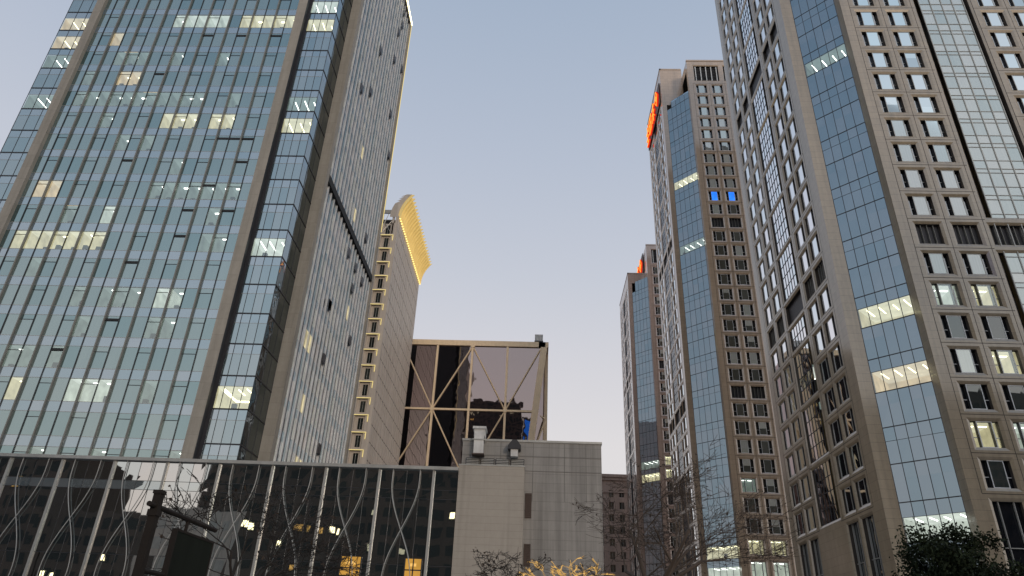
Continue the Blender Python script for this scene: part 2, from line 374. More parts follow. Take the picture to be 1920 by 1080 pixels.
def stone_tower(label, XA, X1, X2, YC, Yb, Ya, Yfar, dz, roofC, roofL, stn, mech, litC, litA, litG, glasstop, nwin, low=True, blindz=35, blue=(), Aroof=None):
    """C: face towards the viewer, A: face on the street, diagonal glass in the notch between them"""
    T = thing('office_tower', label, 'tower', (0, 0, 0), 'stone office towers along the street')
    YL = Ya
    FC = Fr((X2, YC, dz), (1, 0, 0), (0, -1, 0)); FA = Fr((XA, YL, dz), (0, 1, 0), (-1, 0, 0))
    WC, WA = 27.2, Yfar-YL
    sA = WA/27.4
    colsC = [1.9, 6.0, 18.5, 22.6]; colsA = [2.9*sA, 6.6*sA, 18.5*sA, 22.5*sA]
    curC = (10.0, 17.2); curA = (10.9*sA, 17.0*sA)
    nC = int((roofC-dz-1.53-7.0)/ST); nA = int(((Aroof or roofL)-dz-1.53-2.5)/ST)
    zj = lambda n: 1.53+ST*n
    mb = MB()
    opsC = []; opsA = []; wins = []
    for n in range(4 if low else 2, nC):
        for c in colsC:
            if c > 17 and stn != 'granite' : continue
            opsC.append((c, c+2.7, zj(n)+.57, zj(n)+.57+WH)); wins.append(('C', n, c))
    for n in range(4 if low else 2, nA):
        for c in colsA: opsA.append((c, c+2.7, zj(n)+.57, zj(n)+.57+WH)); wins.append(('A', n, c))
    # tall shop-height openings at the foot
    if low:
        for c in colsC: opsC.append((c, c+2.7, 4.0, zj(4)-.65))
        for c in colsA: opsA.append((c, c+2.7, 4.0, zj(4)-.65))
    topC = roofC-dz; topA = (Aroof or roofL)-dz
    # curtain openings
    opsC.append((curC[0], curC[1], 4.0, zj(11)-.5 if 11 in mech else zj(nC)-.5))
    if 11 in mech and stn == 'granite':
        opsC[-1] = (curC[0], curC[1], 4.0, zj(11)-.45); opsC.append((curC[0], curC[1], zj(11)+.57, zj(11)+.57+WH)); opsC.append((curC[0], curC[1], zj(12)+.35, zj(nC)-.5))
    if topC-zj(nC) > 5: opsC += [(1.7, 8.2, zj(nC)+1.1, topC-2.0), (9.5, 16.5, zj(nC)+1.1, topC-2.0)]
    n = 4 if low else 2; blocks = []
    while n < nA-1:
        st_ = 1 if n in mech else 2
        if n+1 in mech: st_ = 1
        blocks.append((n, st_)); opsA.append((curA[0], curA[1], zj(n)+.45, zj(n+st_)-.45)); n += st_
    # stone sheets: wall_grid wants all openings on one grid, so the bevel is kept small on the curtain ones
    wall_grid(mb, FC, 0, WC, 0, topC, opsC, stn, bevel=.3, rd=.75)
    wall_grid(mb, FA, 0, WA, 0, topA, opsA, stn, bevel=.3, rd=.75)
    # left wing end wall, wing return, backs
    mb.quad(Fr((XA, YL, 0), (1, 0, 0), (0, -1, 0)), 0, X1-XA, 0, roofL, 0, stn)
    if glasstop: mb.quad(Fr((X1, YL, 0), (1, 0, 0), (0, -1, 0)), 0, X2-X1, glasstop[0], roofL, 0, stn)
    mb.face([(X2, YC, 0), (X2, Yb, 0), (X2, Yb, roofC), (X2, YC, roofC)], stn)
    mb.face([(X2, Yb, roofL-6), (X2, Yfar, roofL-6), (X2, Yfar, roofC), (X2, Yb, roofC)], stn)
    xr = X2+WC; yb = Yfar+4
    mb.face([(xr, YC, 0), (xr, yb, 0), (xr, yb, roofC), (xr, YC, roofC)], stn); mb.face([(XA, Yfar, 0), (xr, Yfar+.0, 0), (xr, Yfar+.0, topA+dz), (XA, Yfar, topA+dz)], stn)
    mb.face([(X2, Yfar, topA+dz), (xr, Yfar, topA+dz), (xr, Yfar, roofC), (X2, Yfar, roofC)], stn)
    # joints between the panels, thin and standing 4 mm proud
    for (F, cols, cur, nn, wd) in ((FC, colsC, curC, nC, WC), (FA, colsA, curA, nA, WA)):
        v = [cols[0]-.75, cols[0]+3.4, cols[1]+3.4, cur[1]+.3, cols[2]+3.4, cols[3]+3.4]
        for n in range(4 if low else 2, nn+1):
            for a, b in ((cols[0]-.75, cur[0]-.32), (cur[1]+.32, cols[3]+3.4)): mb.box(F, a, min(b, wd), .004, -.05, zj(n)-.035, zj(n)+.035, 'joint')
        for a in v:
            if a < wd-.2: mb.box(F, a-.03, a+.03, .005, -.05, zj(4 if low else 2)+.036, zj(nn)-.036, 'joint')
    mb.build('wall', T)
    rf = MB()
    rf.face([(X2, YC, roofC-.4), (xr, YC, roofC-.4), (xr, Yfar, roofC-.4), (X2, Yfar, roofC-.4)], 'roofing'); rf.face([(XA, YL, roofL-.6), (X2, YL, roofL-.6), (X2, Yfar, roofL-.6), (XA, Yfar, roofL-.6)], 'roofing')
    if low is not None:
        rf.box(FC, -.12, WC, -.4, .12, roofC-dz-.35, roofC-dz+.12, stn); rf.box(Fr((XA, YL, 0), (1, 0, 0), (0, -1, 0)), -.12, X2-XA-.13, -.35, .1, roofL-.3, roofL+.1, stn)
        rf.box(FA, -.1, WA, -.35, .1, topA-.3, topA+.1, stn)
    rf.build('roof', T)
    # top plant room louvers
    if topC-zj(nC) > 5:
        for a0, a1 in ((1.7, 8.2), (9.5, 16.5)):
            lv = MB(); lv.quad(FC, a0, a1, zj(nC)+1.1, topC-2.0, -.7, 'louver_metal')
            for k in range(5): a = a0+.5+k*(a1-a0-1)/4; lv.box(FC, a-.1, a+.1, -.15, -.45, zj(nC)+1.1, topC-2.2, 'white_frame')
            for k in range(9): z = zj(nC)+1.2+k*(topC-2.0-zj(nC)-1.2)/9; lv.box(FC, a0, a1, -.5, -.62, z, z+.12, 'soffit')
            lv.build('louver_panel', T)
    # ---- windows: the nearest as parts of their own, the rest as one part
    cz = Vector((0, 0, 1.6))
    def size(w):
        F = FC if w[0] == 'C' else FA; p = F(w[2]+1.3, 0, zj(w[1])+1.8) - cz
        vis = 1.0 if w[0] == 'C' else abs(p.normalized().dot(F.n))
        pc = Vector((p.dot(rt), p.dot(up), p.dot(fw)))
        inside = pc.z > 0 and abs(pc.x/pc.z) < .76 and -.43 < pc.y/pc.z < .43
        return (vis/p.length_squared) * (1 if inside else .0001)
    wins.sort(key=size, reverse=True)
    rest = MB()
    for i, (fc, n, c) in enumerate(wins):
        F = FC if fc == 'C' else FA; z = zj(n)+.57
        ci = (colsC if fc == 'C' else colsA).index(c)
        lit = (litC if fc == 'C' else litA).get((ci, n)); ml = n in mech
        high = (z+dz) > blindz
        if fc == 'C': pane = ('blind' if high else 'dark')+str(random.randrange(3))
        else: pane = 'street'+str(random.randrange(3))
        q = R_()
        if fc == 'C' and (q < .22 if high else q < .4): pane = 'half'+str(random.randrange(3))
        if (ci, n, fc) in blue: pane = 'blue0'
        if lit: pane = 'clear0' if lit != 'part' else 'sheer0'
        if i < nwin:
            mw = wmat(F, c, z)
            if ml:
                lv = MB(); lv.quad(F, c, c+2.7, z, z+WH, -.55, 'louver_metal')
                for k in range(3): lv.box(F, c+.66+k*.69-.025, c+.66+k*.69+.025, -.3, -.5, z, z+WH, 'fin_front')
                lv.build('louver_panel', T); continue
            fr = put(PROTO['pale' if (high or fc == 'A') else 'framed'], 'window', T, mw)
            put(PROTO[pane], 'pane', fr, Matrix())
            for s in 'lr': put(PROTO[('lit' if lit and lit != 'part' else 'deep')+s], 'side_pane', fr, Matrix())
            if lit and lit != 'part': put(PROTO['room_'+lit], 'lit_room', fr, Matrix())
        else:
            if ml: rest.quad(F, c, c+2.7, z, z+WH, -.55, 'louver_metal'); continue
            gm = {'b': 'glass_blind', 'd': 'glass_dark', 's': 'glass_street', 'c': 'glass_blind', 'h': 'glass_sheer'}[pane[0]] if pane != 'blue0' else 'blue_screen'
            rest.quad(F, c+.67, c+2.02, z+.07, z+WH-.07, -.18, gm, jit=.006)
            for a, b in ((0, .6), (2.09, 2.7)): rest.quad(F, c+a, c+b, z, z+WH, -.57, 'glass_deep')
            for a in (.635, 2.055): rest.box(F, c+a-.035, c+a+.035, -.14, -.62, z, z+WH, 'grey_metal')
    if rest.v: rest.build('windows', T, kind='stuff')
    if low:
        for F, cols in ((FC, colsC), (FA, colsA)):
            for c in cols:
                w_ = MB(); w_.quad(F, c, c+2.7, 4.0, zj(4)-.65, -.5, 'glass_deep')
                for a in (.62, 2.05): w_.box(F, c+a-.04, c+a+.04, -.25, -.45, 4.0, zj(4)-.65, 'grey_metal')
                for z in (7.6, 9.0, 12.0): w_.box(F, c, c+2.7, -.35, -.45, z, z+.08, 'grey_metal')
                w_.build('tall_window', T)
    # ---- curtain glazing on C
    cg = MB(); mu = MB(); a0, a1 = curC[0]+.62, curC[1]-.7; npn = 4; dw = (a1-a0)/npn
    for n in range(1, nC):
        if n in mech and stn == 'granite':
            cg.quad(FC, curC[0], curC[1], zj(n)+.57, zj(n)+.57+WH, -.55, 'louver_metal')
            for k in range(9): mu.box(FC, curC[0]+.6+k*.72-.03, curC[0]+.6+k*.72+.03, -.3, -.5, zj(n)+.57, zj(n)+.57+WH, 'fin_front')
            continue
        hi = zj(n)+dz > 12
        for k in range(npn):
            b0, b1 = a0+k*dw, a0+(k+1)*dw
            cg.quad(FC, b0, b1, zj(n)-.35, zj(n)+.85, -.16, 'glass_pale_spandrel', jit=.004)
            cg.quad(FC, b0, b1, zj(n)+.85, zj(n)+ST-.35, -.16, 'glass_sheer' if zj(n)+dz > 14 else 'glass_dark', jit=.006)
        for z in (-.35, .85, ST-.95): mu.box(FC, a0, a1, -.10, -.18, zj(n)+z-.035, zj(n)+z+.035, 'grey_metal')
    for k in range(npn+1): mu.box(FC, a0+k*dw-.045, a0+k*dw+.045, -.06, -.17, 4.0, zj(nC)-.5, 'grey_metal')
    for s0, s1 in ((curC[0], a0-.05), (a1+.05, curC[1])):
        cg.quad(FC, s0, s1, 4.0, zj(nC)-.5, -.72, 'glass_deep')
        for n in range(2, nC):
            if n not in mech: mu.box(FC, s0+.1, s0+.2, -.4, -.6, zj(n)+.6, zj(n)+2.2, 'white_frame')
    cgo = cg.build('curtain_glazing', T); mu.build('glazing_grid', cgo)
    # ---- curtain glazing on A: two-storey blocks
    a0, a1 = curA[0]+.65, curA[1]-.65; dw = (a1-a0)/5
    for n, st_ in blocks:
        z0, z1 = zj(n)+.45, zj(n+st_)-.45; ca = MB(); ma = MB()
        if n in mech: ca.quad(FA, curA[0], curA[1], z0, z1, -.5, 'louver_metal'); ca.build('louver_panel', T); continue
        for s0, s1 in ((curA[0], a0), (a1, curA[1])): ca.quad(FA, s0, s1, z0, z1, -.72, 'glass_deep')
        rows = 2*st_
        for r in range(rows):
            y0, y1 = z0+(z1-z0)*r/rows, z0+(z1-z0)*(r+1)/rows
            lit = litA.get(('cur', n)) if r in (1,) else None
            for k in range(5):
                if lit: ca.quad(FA, a0+k*dw, a0+(k+1)*dw, y0, y1, -.17, 'glass_clear')
                else: ca.quad(FA, a0+k*dw, a0+(k+1)*dw, y0, y1, -.17, 'glass_street', jit=.0015)
            if lit: room(ca, FA, a0, a1, y0, y1, -.3, 4, lit, 3)
            ma.box(FA, a0, a1, -.12, -.2, y0-.03, y0+.03, 'dark_metal')
        for k in range(6): ma.box(FA, a0+k*dw-.035, a0+k*dw+.035, -.12, -.2, z0, z1, 'dark_metal')
        ma.build('glazing_grid', ca.build('street_glazing', T))
    # ---- diagonal glazing in the notch
    d = Vector((X2-X1, Yb-Ya, 0)); Ld = d.length; ud = d.normalized(); FD = Fr((X1, Ya, dz), ud, (ud.y, -ud.x, 0))
    dg = MB(); dm = MB(); dl = Ld/5
    ztop = (glasstop[0]-dz) if glasstop else topC-6
    n = 1
    while zj(n) < ztop-.5:
        z0, z1 = zj(n), min(zj(n+1), ztop)
        # the upper tier steps back to the wing side
        k0 = 1 if (glasstop and z0+dz > glasstop[1]-.5) else 0
        lit = litG.get(n); zc = z0+ST*.62
        for k in range(k0, 5):
            b0, b1 = k*dl, (k+1)*dl
            if lit:
                dg.quad(FD, b0, b1, z0, zc, 0, 'glass_clear'); dg.quad(FD, b0, b1, zc, z1, 0, 'glass_steel', jit=.004)
            else:
                dg.quad(FD, b0, b1, z0, zc, 0, 'glass_steel', jit=.008); dg.quad(FD, b0, b1, zc, z1, 0, 'glass_steel', jit=.008)
        if lit: room(dg, FD, .1, Ld-.1, z0+.05, zc, -.15, 4.5, lit, 4)
        dm.box(FD, k0*dl, Ld, .03, -.05, z0-.05, z0+.05, 'dark_metal')
        if n % 2: dm.box(FD, k0*dl, Ld, .02, -.05, zc-.02, zc+.02, 'dark_metal')
        n += 1
    for k in range(0, 6): dm.box(FD, k*dl-.03, k*dl+.03, .025, -.05, 1, (glasstop[1]-dz if glasstop and k == 0 else ztop), 'dark_metal')
    if glasstop:
        dg.face([FD(dl, 0, ztop), FD(Ld, 0, ztop), (X2, Ya, ztop+dz), (FD(dl, 0, 0).x, Ya, ztop+dz)], 'glass_steel')
    dgo = dg.build('corner_glazing', T); dm.build('glazing_grid', dgo)
    return T

litC1 = {(0, 19): 'part', (1, 9): 'warm', (0, 9): 'white', (0, 5): 'warm', (0, 7): 'part', (1, 7): 'warm', (1, 5): 'white'}
stone_tower('huge brown granite tower at the right edge, nearest of the stone towers', 34.4, 35.95, 39.95, 67, 68.3, 72.3, 99.7, 0, 146, 149, 'granite', {11, 22}, litC1,
            {(1, 8): 'dim', ('cur', 8): 'white', ('cur', 5): 'warm', (2, 9): 'dim', (0, 5): 'warm', (1, 5): 'dim', (2, 8): 'dim'},
            {9: 'warm', 7: 'peach', 19: 'dim', 3: 'white'}, None, 100)
litC2 = {(0, 5): 'warm', (1, 5): 'warm', (0, 4): 'white', (1, 4): 'white', (0, 33): 'part', (0, 31): 'part', (1, 31): 'part', (0, 25): 'part', (1, 18): 'part', (0, 8): 'dim'}
stone_tower('pinkish stone tower with red neon sign at its top, middle of the three', 31.95, 33.15, 37.95, 138.7, 140, 145.0, 168, -.68, 145.9, 149.0, 'pink_granite', {13, 24}, litC2,
            {}, {28: 'warm', 23: 'dim', 5: 'warm', 4: 'white'}, (135.8, 132.3), 100, blindz=100, blue={(0, 26, 'C'), (1, 26, 'C')})
litC3 = {(0, 14): 'warm', (0, 13): 'warm'}
stone_tower('farthest and lowest stone tower, mauve walls, orange sign above its lower wing', 30.15, 31.5, 36.1, 207.7, 209, 213.7, 238.7, -1.3, 130.1, 122, 'mauve_granite', {11, 22}, litC3,
            {}, {13: 'warm', 14: 'dim'}, (118.0, 113.5), 60, blindz=300)

# neon signs: characters built from strokes, each a part
GLYPH = [  # strokes on a 10 x 10 square (x0, y0, x1, y1)
    [(1, 5, 5, 9), (5, 9, 9, 5), (9, 5, 5, 1), (5, 1, 1, 5), (3.5, 5, 6.5, 5), (5, 3.5, 5, 6.5)],
    [(5, 10, 5, 0), (1, 7.5, 9, 7.5), (1.5, 4.5, 8.5, 4.5), (5, 4, 1, .5), (5, 4, 9, .5)],
    [(1, 9, 9, 9), (1, 9, 1, 1), (9, 9, 9, 1), (1, 1, 9, 1), (1, 5, 9, 5), (5, 9, 5, 1)],
    [(2, 10, 1, 5), (1, 7, 9, 7), (5, 10, 5, 0), (1, 3.5, 9, 3.5), (1, .5, 9, .5)],
]
def neon_sign(label, F, cw, chh, gap, n, z0):
    T = thing('neon_sign', label, 'sign')
    b = MB(); b.box(F, 0, n*(cw+gap), .1, .3, z0-.4, z0+chh+.4, 'sign_back'); b.build('backing', T)
    for i in range(n):
        c = MB(); u0_ = i*(cw+gap)+gap/2
        for (x0, y0, x1, y1) in GLYPH[i % 4]:
            for rad, w, m in ((.24, .55, 'neon_red'), (.085, .8, 'neon_core')):
                c.tube([F(u0_+cw*x0/10, w, z0+chh*y0/10), F(u0_+cw*x1/10, w, z0+chh*y1/10)], rad*chh/6, m, 6)
        c.build('letter', T)
    return T
neon_sign('red neon character sign high on the street side of the pinkish tower', Fr((31.95, 146.5, 0), (0, 1, 0), (-1, 0, 0)), 4.6, 6.2, .6, 4, 138.6)
neon_sign('orange neon character sign standing above the low wing of the farthest tower', Fr((36.0, 213.8, 0), (0, 1, 0), (-1, 0, 0)), 5.6, 6.2, .6, 3, 123.6)

# ------------------------------------------------------------------ the glass tower on the left
T = thing('office_tower', 'tall blue glass curtain wall tower with stone piers filling the left', 'tower')
FH, Z0 = 3.786, 24.3
XL, XR, YF, XS = -66.9, -35.13, 70.2, -29.57
ZR = 124.0
F1 = Fr((-66.07, 70.75, 0), (1, 0, 0), (0, -1, 0)); CW = 1.655
NF0, NF1 = -4, 27
litL = {}
for ks, n, tone in (((1, 2, 3, 4, 5), 5, 'warm'), ((6, 7), 5, 'warm'), ((7,), 6, 'white'), ((9, 10, 11), 0, 'white'), ((5,), 0, 'warm'), ((4, 5), 12, 'peach'), ((9, 10, 11), 10, 'warm'), ((13, 14), 10, 'warm'),
                    ((13, 14, 15, 16, 17), 15, 'warm'), ((7, 8, 9, 10, 11), 15, 'white'), ((2,), 14, 'peach'), ((8,), 13, 'dim'), ((1, 2), 7, 'peach'), ((9, 10, 11), 3, 'dim'), ((13,), 3, 'white'), ((13, 14), 2, 'dim'),
                    ((1, 2, 3, 4, 5, 6, 7, 8, 9, 10, 11, 14), 11, 'dim'), ((10, 11, 12, 13, 14, 16), 7, 'dim'), ((3, 4, 5), 13, 'dim'), ((6, 8), 9, 'dim')):
    for k in ks: litL[(k, n)] = tone
for _ in range(26):
    q = (random.randrange(18), random.randrange(-2, 14)); litL.setdefault(q, 'dim')
vents = {(10, 14), (13, 14), (16, 14), (7, 12), (14, 9), (15, 9), (16, 9), (7, 8), (16, 8), (14, 7), (13, 6), (16, 6), (13, 5), (10, 4), (10, 2), (7, 1)}
core = MB(); core.box(XYZ, -71.4, -31.2, 76.5, 107.0, 0, ZR-1.2, 'interior_dark')
core.box(XYZ, -66.0, -35.2, 75.5, 76.4, 0, ZR-1.2, 'interior_dark'); core.build('core', T)
rest = MB()
for n in range(NF0, NF1):
    zb = Z0 + FH*n; sp_ = MB(); fl = MB()
    for k in range(18):
        sp_.quad(F1, k*CW, (k+1)*CW, zb-1.15, zb, 0, 'glass_spandrel', jit=.003)
    fl.box(F1, 0, 18*CW, .02, -.04, zb-.025, zb+.025, 'grey_metal'); fl.box(F1, 0, 18*CW, .02, -.04, zb-1.17, zb-1.13, 'grey_metal')
    fl.build('transom', sp_.build('spandrel', T))
zt = FH-1.15
cells = [(n, k) for n in range(NF0, NF1) for k in range(18)]
cells.sort(key=lambda c: (0 if (c[1], c[0]) in litL else (1 if -3 < c[0] else 3), c[0]))
cnt = 0
for n, k in cells:
    zb = Z0 + FH*n; a0, a1 = k*CW, (k+1)*CW; tone = litL.get((k, n))
    own = cnt < 100 and n > -4
    mb = MB() if own else rest
    if tone:
        mb.quad(F1, a0, a1, zb, zb+zt, -.01, 'glass_clear')
        room(mb, F1, a0, a1, zb+.03, zb+zt-.05, -.12, 4.2 + R_(), tone, 1 if R_() < .75 else 0, along=R_() < .6)
    else:
        pvv = R_()
        if k % 3 == 1:
            zv = zb+FH*.53; v0 = zb
            mb.quad(F1, a0, a1, zb, zv, -.01, 'glass_blue', pvv, .006); mb.quad(F1, a0, a1, zv, zb+zt, -.01, 'glass_blue', R_(), .004)
        else: mb.quad(F1, a0, a1, zb, zb+zt, -.01, 'glass_blue', pvv, .006)
    if k % 3 == 1: mb.box(F1, a0+.03, a1-.03, .03, -.02, zb+FH*.53-.03, zb+FH*.53+.03, 'dark_metal')
    if (k, n) in vents:
        zv = zb+FH*.53
        mb.box(F1, a0+.05, a1-.05, .03, -.05, zv-.02, zv+.32, 'interior_dark')
    if own: mb.build('window', T); cnt += 1
rest.build('windows', T, kind='stuff')
for k in range(0, 19):
    a = k*CW
    if k in (0, 18): continue
    fn = MB()
    if k % 2 == 0: fn.box(F1, a-.075, a+.075, .26, -.05, 12, ZR-2, 'fin_front')
    else: fn.box(F1, a-.035, a+.035, .10, -.05, 12, ZR-2, 'dark_metal')
    fn.build('fin', T)
for x0, x1 in ((-66.95, -65.75), (-36.45, -35.13)):
    p = MB(); p.box(XYZ, x0, x1, YF, 76.6, 0, ZR, 'limestone'); p.build('pier', T)
p = MB(); p.box(XYZ, -31.0, XS, 76.4, 77.5, 0, ZR, 'limestone'); p.build('pier', T)
# glazed corner bays between the piers
def bay(x0, x1, side_x, litn, npan):
    F = Fr((x0, 71.2, 0), (1, 0, 0), (0, -1, 0)); Wd = x1-x0; g_ = MB(); m_ = MB(); dw = Wd/npan
    zz = lambda n: 24.08+FH*n
    for n in range(NF0, NF1):
        zb = zz(n); tone = litn.get(n)
        for k in range(npan):
            g_.quad(F, k*dw, (k+1)*dw, zb-1.2, zb, 0, 'glass_spandrel', jit=.003)
            if tone: g_.quad(F, k*dw, (k+1)*dw, zb, zb+FH-1.2, 0, 'glass_clear')
            else: g_.quad(F, k*dw, (k+1)*dw, zb, zb+FH-1.2, 0, 'glass_bay', jit=.005)
        if tone:
            room(g_, F, .05, Wd-.05, zb+.03, zb+FH-1.22, -.1, 5, tone, 3)
            if n == 0: g_.box(F, 1.0, 3.9, -3.8, -3.95, zb+FH-1.75, zb+FH-1.6, 'lamp_warm'); g_.box(F, .9, 1.05, -.4, -3.95, zb+FH-1.75, zb+FH-1.6, 'lamp_warm')
        m_.box(F, -.02, Wd+.02, .06, -.04, zb-.07, zb+.07, 'dark_metal'); m_.box(F, 0, Wd, .02, -.03, zb+FH-1.23, zb+FH-1.19, 'grey_metal')
        if side_x is not None:
            Fs = Fr((side_x, 71.2, 0), (0, 1, 0), (1, 0, 0))
            for k in range(3):  # darker panes away from the corner paint in the towers' reflection
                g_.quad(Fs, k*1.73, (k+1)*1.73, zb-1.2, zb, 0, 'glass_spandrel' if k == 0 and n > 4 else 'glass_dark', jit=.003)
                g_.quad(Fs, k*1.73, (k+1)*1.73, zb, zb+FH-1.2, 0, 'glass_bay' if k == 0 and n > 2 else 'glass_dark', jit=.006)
            m_.box(Fs, -.02, 5.2, .06, -.04, zb-.07, zb+.07, 'dark_metal')
    for k in range(npan+1): m_.box(F, k*dw-.03, k*dw+.03, .03, -.03, 0, ZR-2, 'dark_metal')
    if side_x is not None:
        for k in range(1, 4): m_.box(Fs, k*1.73-.03, k*1.73+.03, .03, -.03, 0, ZR-2, 'dark_metal')
    o_ = g_.build('corner_glazing', T); m_.build('glazing_grid', o_)
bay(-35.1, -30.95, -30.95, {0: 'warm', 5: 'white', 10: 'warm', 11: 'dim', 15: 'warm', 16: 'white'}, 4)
p = MB(); p.box(XYZ, -35.12, -35.09, 70.22, 71.3, 0, ZR-2, 'dark_metal'); p.box(XYZ, -35.09, -34.72, 71.0, 71.1, 0, ZR-2, 'dark_metal'); p.build('pier_shade_strip', T)  # dark strips put in as the shade between pier and bay
bay(-71.62, -66.95, None, {15: 'peach', 14: 'peach', 13: 'dim', 11: 'dim'}, 3)
# street side: deep vertical fins
FS = Fr((XS-.45, 77.5, 0), (0, 1, 0), (1, 0, 0)); LS = 107.0-77.5; nb_ = 19; dw = LS/nb_
sg = MB(); strip = [random.choice(('glass_street', 'glass_street', 'glass_street', 'glass_bay', 'glass_blind')) for _ in range(nb_)]
for n in range(NF0, NF1):
    zb = Z0+FH*n
    for k in range(nb_): sg.quad(FS, k*dw, (k+1)*dw, zb-1.15, zb, 0, 'glass_spandrel'); sg.quad(FS, k*dw, (k+1)*dw, zb, zb+zt, 0, strip[k], jit=.010)
for k, n in ((2, 3), (3, 3), (9, 10), (5, -1), (6, -1), (4, 1), (12, 6), (8, 13)):
    zb = Z0+FH*n; room(sg, FS, k*dw+.2, (k+1)*dw-.1, zb+.1, zb+zt-.2, .03, .02, 'warm', 0)
sgo = sg.build('side_glazing', T)
sv = MB()
for _ in range(24):
    k = random.randrange(nb_); n = random.randrange(NF0, NF1); zb = Z0+FH*n
    sv.box(FS, k*dw+.15, k*dw+dw-.15, .27, .36, zb+1.0, zb+2.3, 'dark_metal')
sv.build('open_vents', sgo, kind='stuff')
for k in range(nb_+1):
    fn = MB(); a = k*dw
    for z0, z1 in ((0, 59.1), (60.3, ZR-.5)): fn.box(FS, a-.10 if k else 0, a+.10, .17, -.03, z0, z1, 'fin_metal'); fn.box(FS, a+.105, a+.20, .10, -.03, z0, z1, 'dark_metal')
    fn.box(FS, a+.66, a+.72, .05, -.03, 0, 59.1, 'dark_metal') if k < nb_ else None
    if k < nb_: fn.box(FS, a+.66, a+.72, .05, -.03, 60.3, ZR-.5, 'dark_metal')
    fn.build('fin', T)
sl_ = MB(); sl_.box(FS, 0, LS, .38, -.02, 59.12, 60.28, 'interior_dark'); sl_.build('recess_band', T)
rf = MB(); rf.box(XYZ, -71.7, XS, 71.0, 107.3, ZR-.6, ZR, 'limestone'); rf.box(XYZ, -29.9, XS+.02, 107.01, 107.9, 0, ZR, 'limestone'); rf.build('roof', T)
le = MB(); le.box(XYZ, XS+.03, XS+.20, 76.4, 108.0, ZR-.12, ZR+.1, 'led_bright'); le.box(XYZ, XS+.03, XS+.12, 107.8, 107.95, 70, ZR-.2, 'led_yellow')
le.build('edge_light', T)

# ------------------------------------------------------------------ the tower with the golden crown behind it
T = thing('crowned_tower', 'slim cream tower with golden flared crown and lit stacked loggias', 'tower')
X2, Y2, YE, ZT = -34.0, 138.0, 171.5, 93.8
b = MB()
b.box(XYZ, -70, -38.0, Y2+.02, YE, 0, ZT-1, 'cream_cladding'); b.box(XYZ, -38, X2-.08, Y2+1.0, YE, 0, ZT-.6, 'interior_dark')
b.box(XYZ, -34.75, X2-.08, Y2, Y2+.98, 0, ZT, 'cream_cladding'); b.build('wall', T)
sd_ = MB(); FD2 = Fr((X2-.08, Y2, 0), (0, 1, 0), (1, 0, 0))
nc, nr = 15, 26; cw = (YE-Y2)/nc; ch = 3.63
for i in range(nc):
    for j in range(nr):
        z0 = ZT-(j+1)*ch; sd_.box(FD2, i*cw+.20, (i+1)*cw-.20, 0.0, .05, max(0, z0+.10), z0+ch-.10, 'cream_cladding')
    sd_.box(FD2, i*cw-.05, i*cw+.05, 0, .10, 0, ZT, 'cream_cladding')
sd_.build('side_cladding', T)
for j in range(24):
    zf = 88.4-3.63*(j-0.0)
    if zf < 2: break
    lg = MB(); lg.box(XYZ, -37.9, -34.76, Y2-.1, Y2+.95, zf-.18, zf+.18, 'cream_cladding')
    lg.quad(Fr((-37.6, Y2+.55, 0), (1, 0, 0), (0, -1, 0)), 0, 2.8, zf+.2, zf+3.4, 0, 'cream_cladding'); lg.quad(Fr((-37.6, Y2+.5, 0), (1, 0, 0), (0, -1, 0)), .75, 1.75, zf+.6, zf+3.0, 0, 'glass_dark'); lg.box(XYZ, -36.4, -36.34, Y2+.42, Y2+.49, zf+.6, zf+3.0, 'grey_metal')
    lg.box(XYZ, -37.9, -37.6, Y2, Y2+.95, zf+.18, zf+3.45, 'cream_cladding')
    lg.box(XYZ, -35.4, -34.76, Y2+.1, Y2+.5, zf+.18, zf+3.45, 'cream_cladding')
    lo = lg.build('loggia', T)
    ls = MB(); ls.box(XYZ, -37.9, -34.7, Y2-.2, Y2-.11, zf-.17, zf-.06, 'led_yellow'); ls.box(XYZ, -37.98, -37.91, Y2-.2, Y2+.9, zf-.17, zf-.06, 'led_yellow'); ls.box(XYZ, -34.9, -34.76, Y2-.07, Y2-.01, zf-1.5, zf-.2, 'led_yellow')
    ls.build('light_strip', lo)
# crown: curved ribs, thin shells between them, bulbs along the foot
def prof(t): return Vector((X2 + 2.6*t**2.2, 0, ZT - .4 + 6.6*t))
NR = 22
sh = MB()
for i in range(10):
    p, q = prof(i/10), prof((i+1)/10)
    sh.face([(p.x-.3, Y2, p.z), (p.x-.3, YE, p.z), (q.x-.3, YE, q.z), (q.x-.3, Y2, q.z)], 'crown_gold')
    sh.face([(p.x-.7, Y2, p.z), (p.x-.7, YE, p.z), (q.x-.7, YE, q.z), (q.x-.7, Y2, q.z)], 'cream_cladding')
    for y in (Y2, YE): sh.face([(p.x-.3, y, p.z), (p.x-.7, y, p.z), (q.x-.7, y, q.z), (q.x-.3, y, q.z)], 'cream_cladding')
    sh.face([(p.x-.2, Y2-.02, p.z), (p.x-2.2, Y2-.02, p.z), (q.x-2.2+(.8 if i > 5 else 0), Y2-.02, q.z), (q.x-.2, Y2-.02, q.z)], 'cream_cladding')
cr = sh.build('crown', T)
for k in range(NR+1):
    y = Y2+.15+(YE-Y2-.3)*k/NR; rb = MB()
    for i in range(10):
        p, q = prof(i/10), prof((i+1)/10); e0, e1 = .45, .45
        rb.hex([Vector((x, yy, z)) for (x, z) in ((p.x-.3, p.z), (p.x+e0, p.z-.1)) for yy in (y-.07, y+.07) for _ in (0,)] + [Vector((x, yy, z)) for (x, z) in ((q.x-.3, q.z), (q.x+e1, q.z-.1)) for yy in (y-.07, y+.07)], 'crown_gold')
    rb.build('rib', cr)
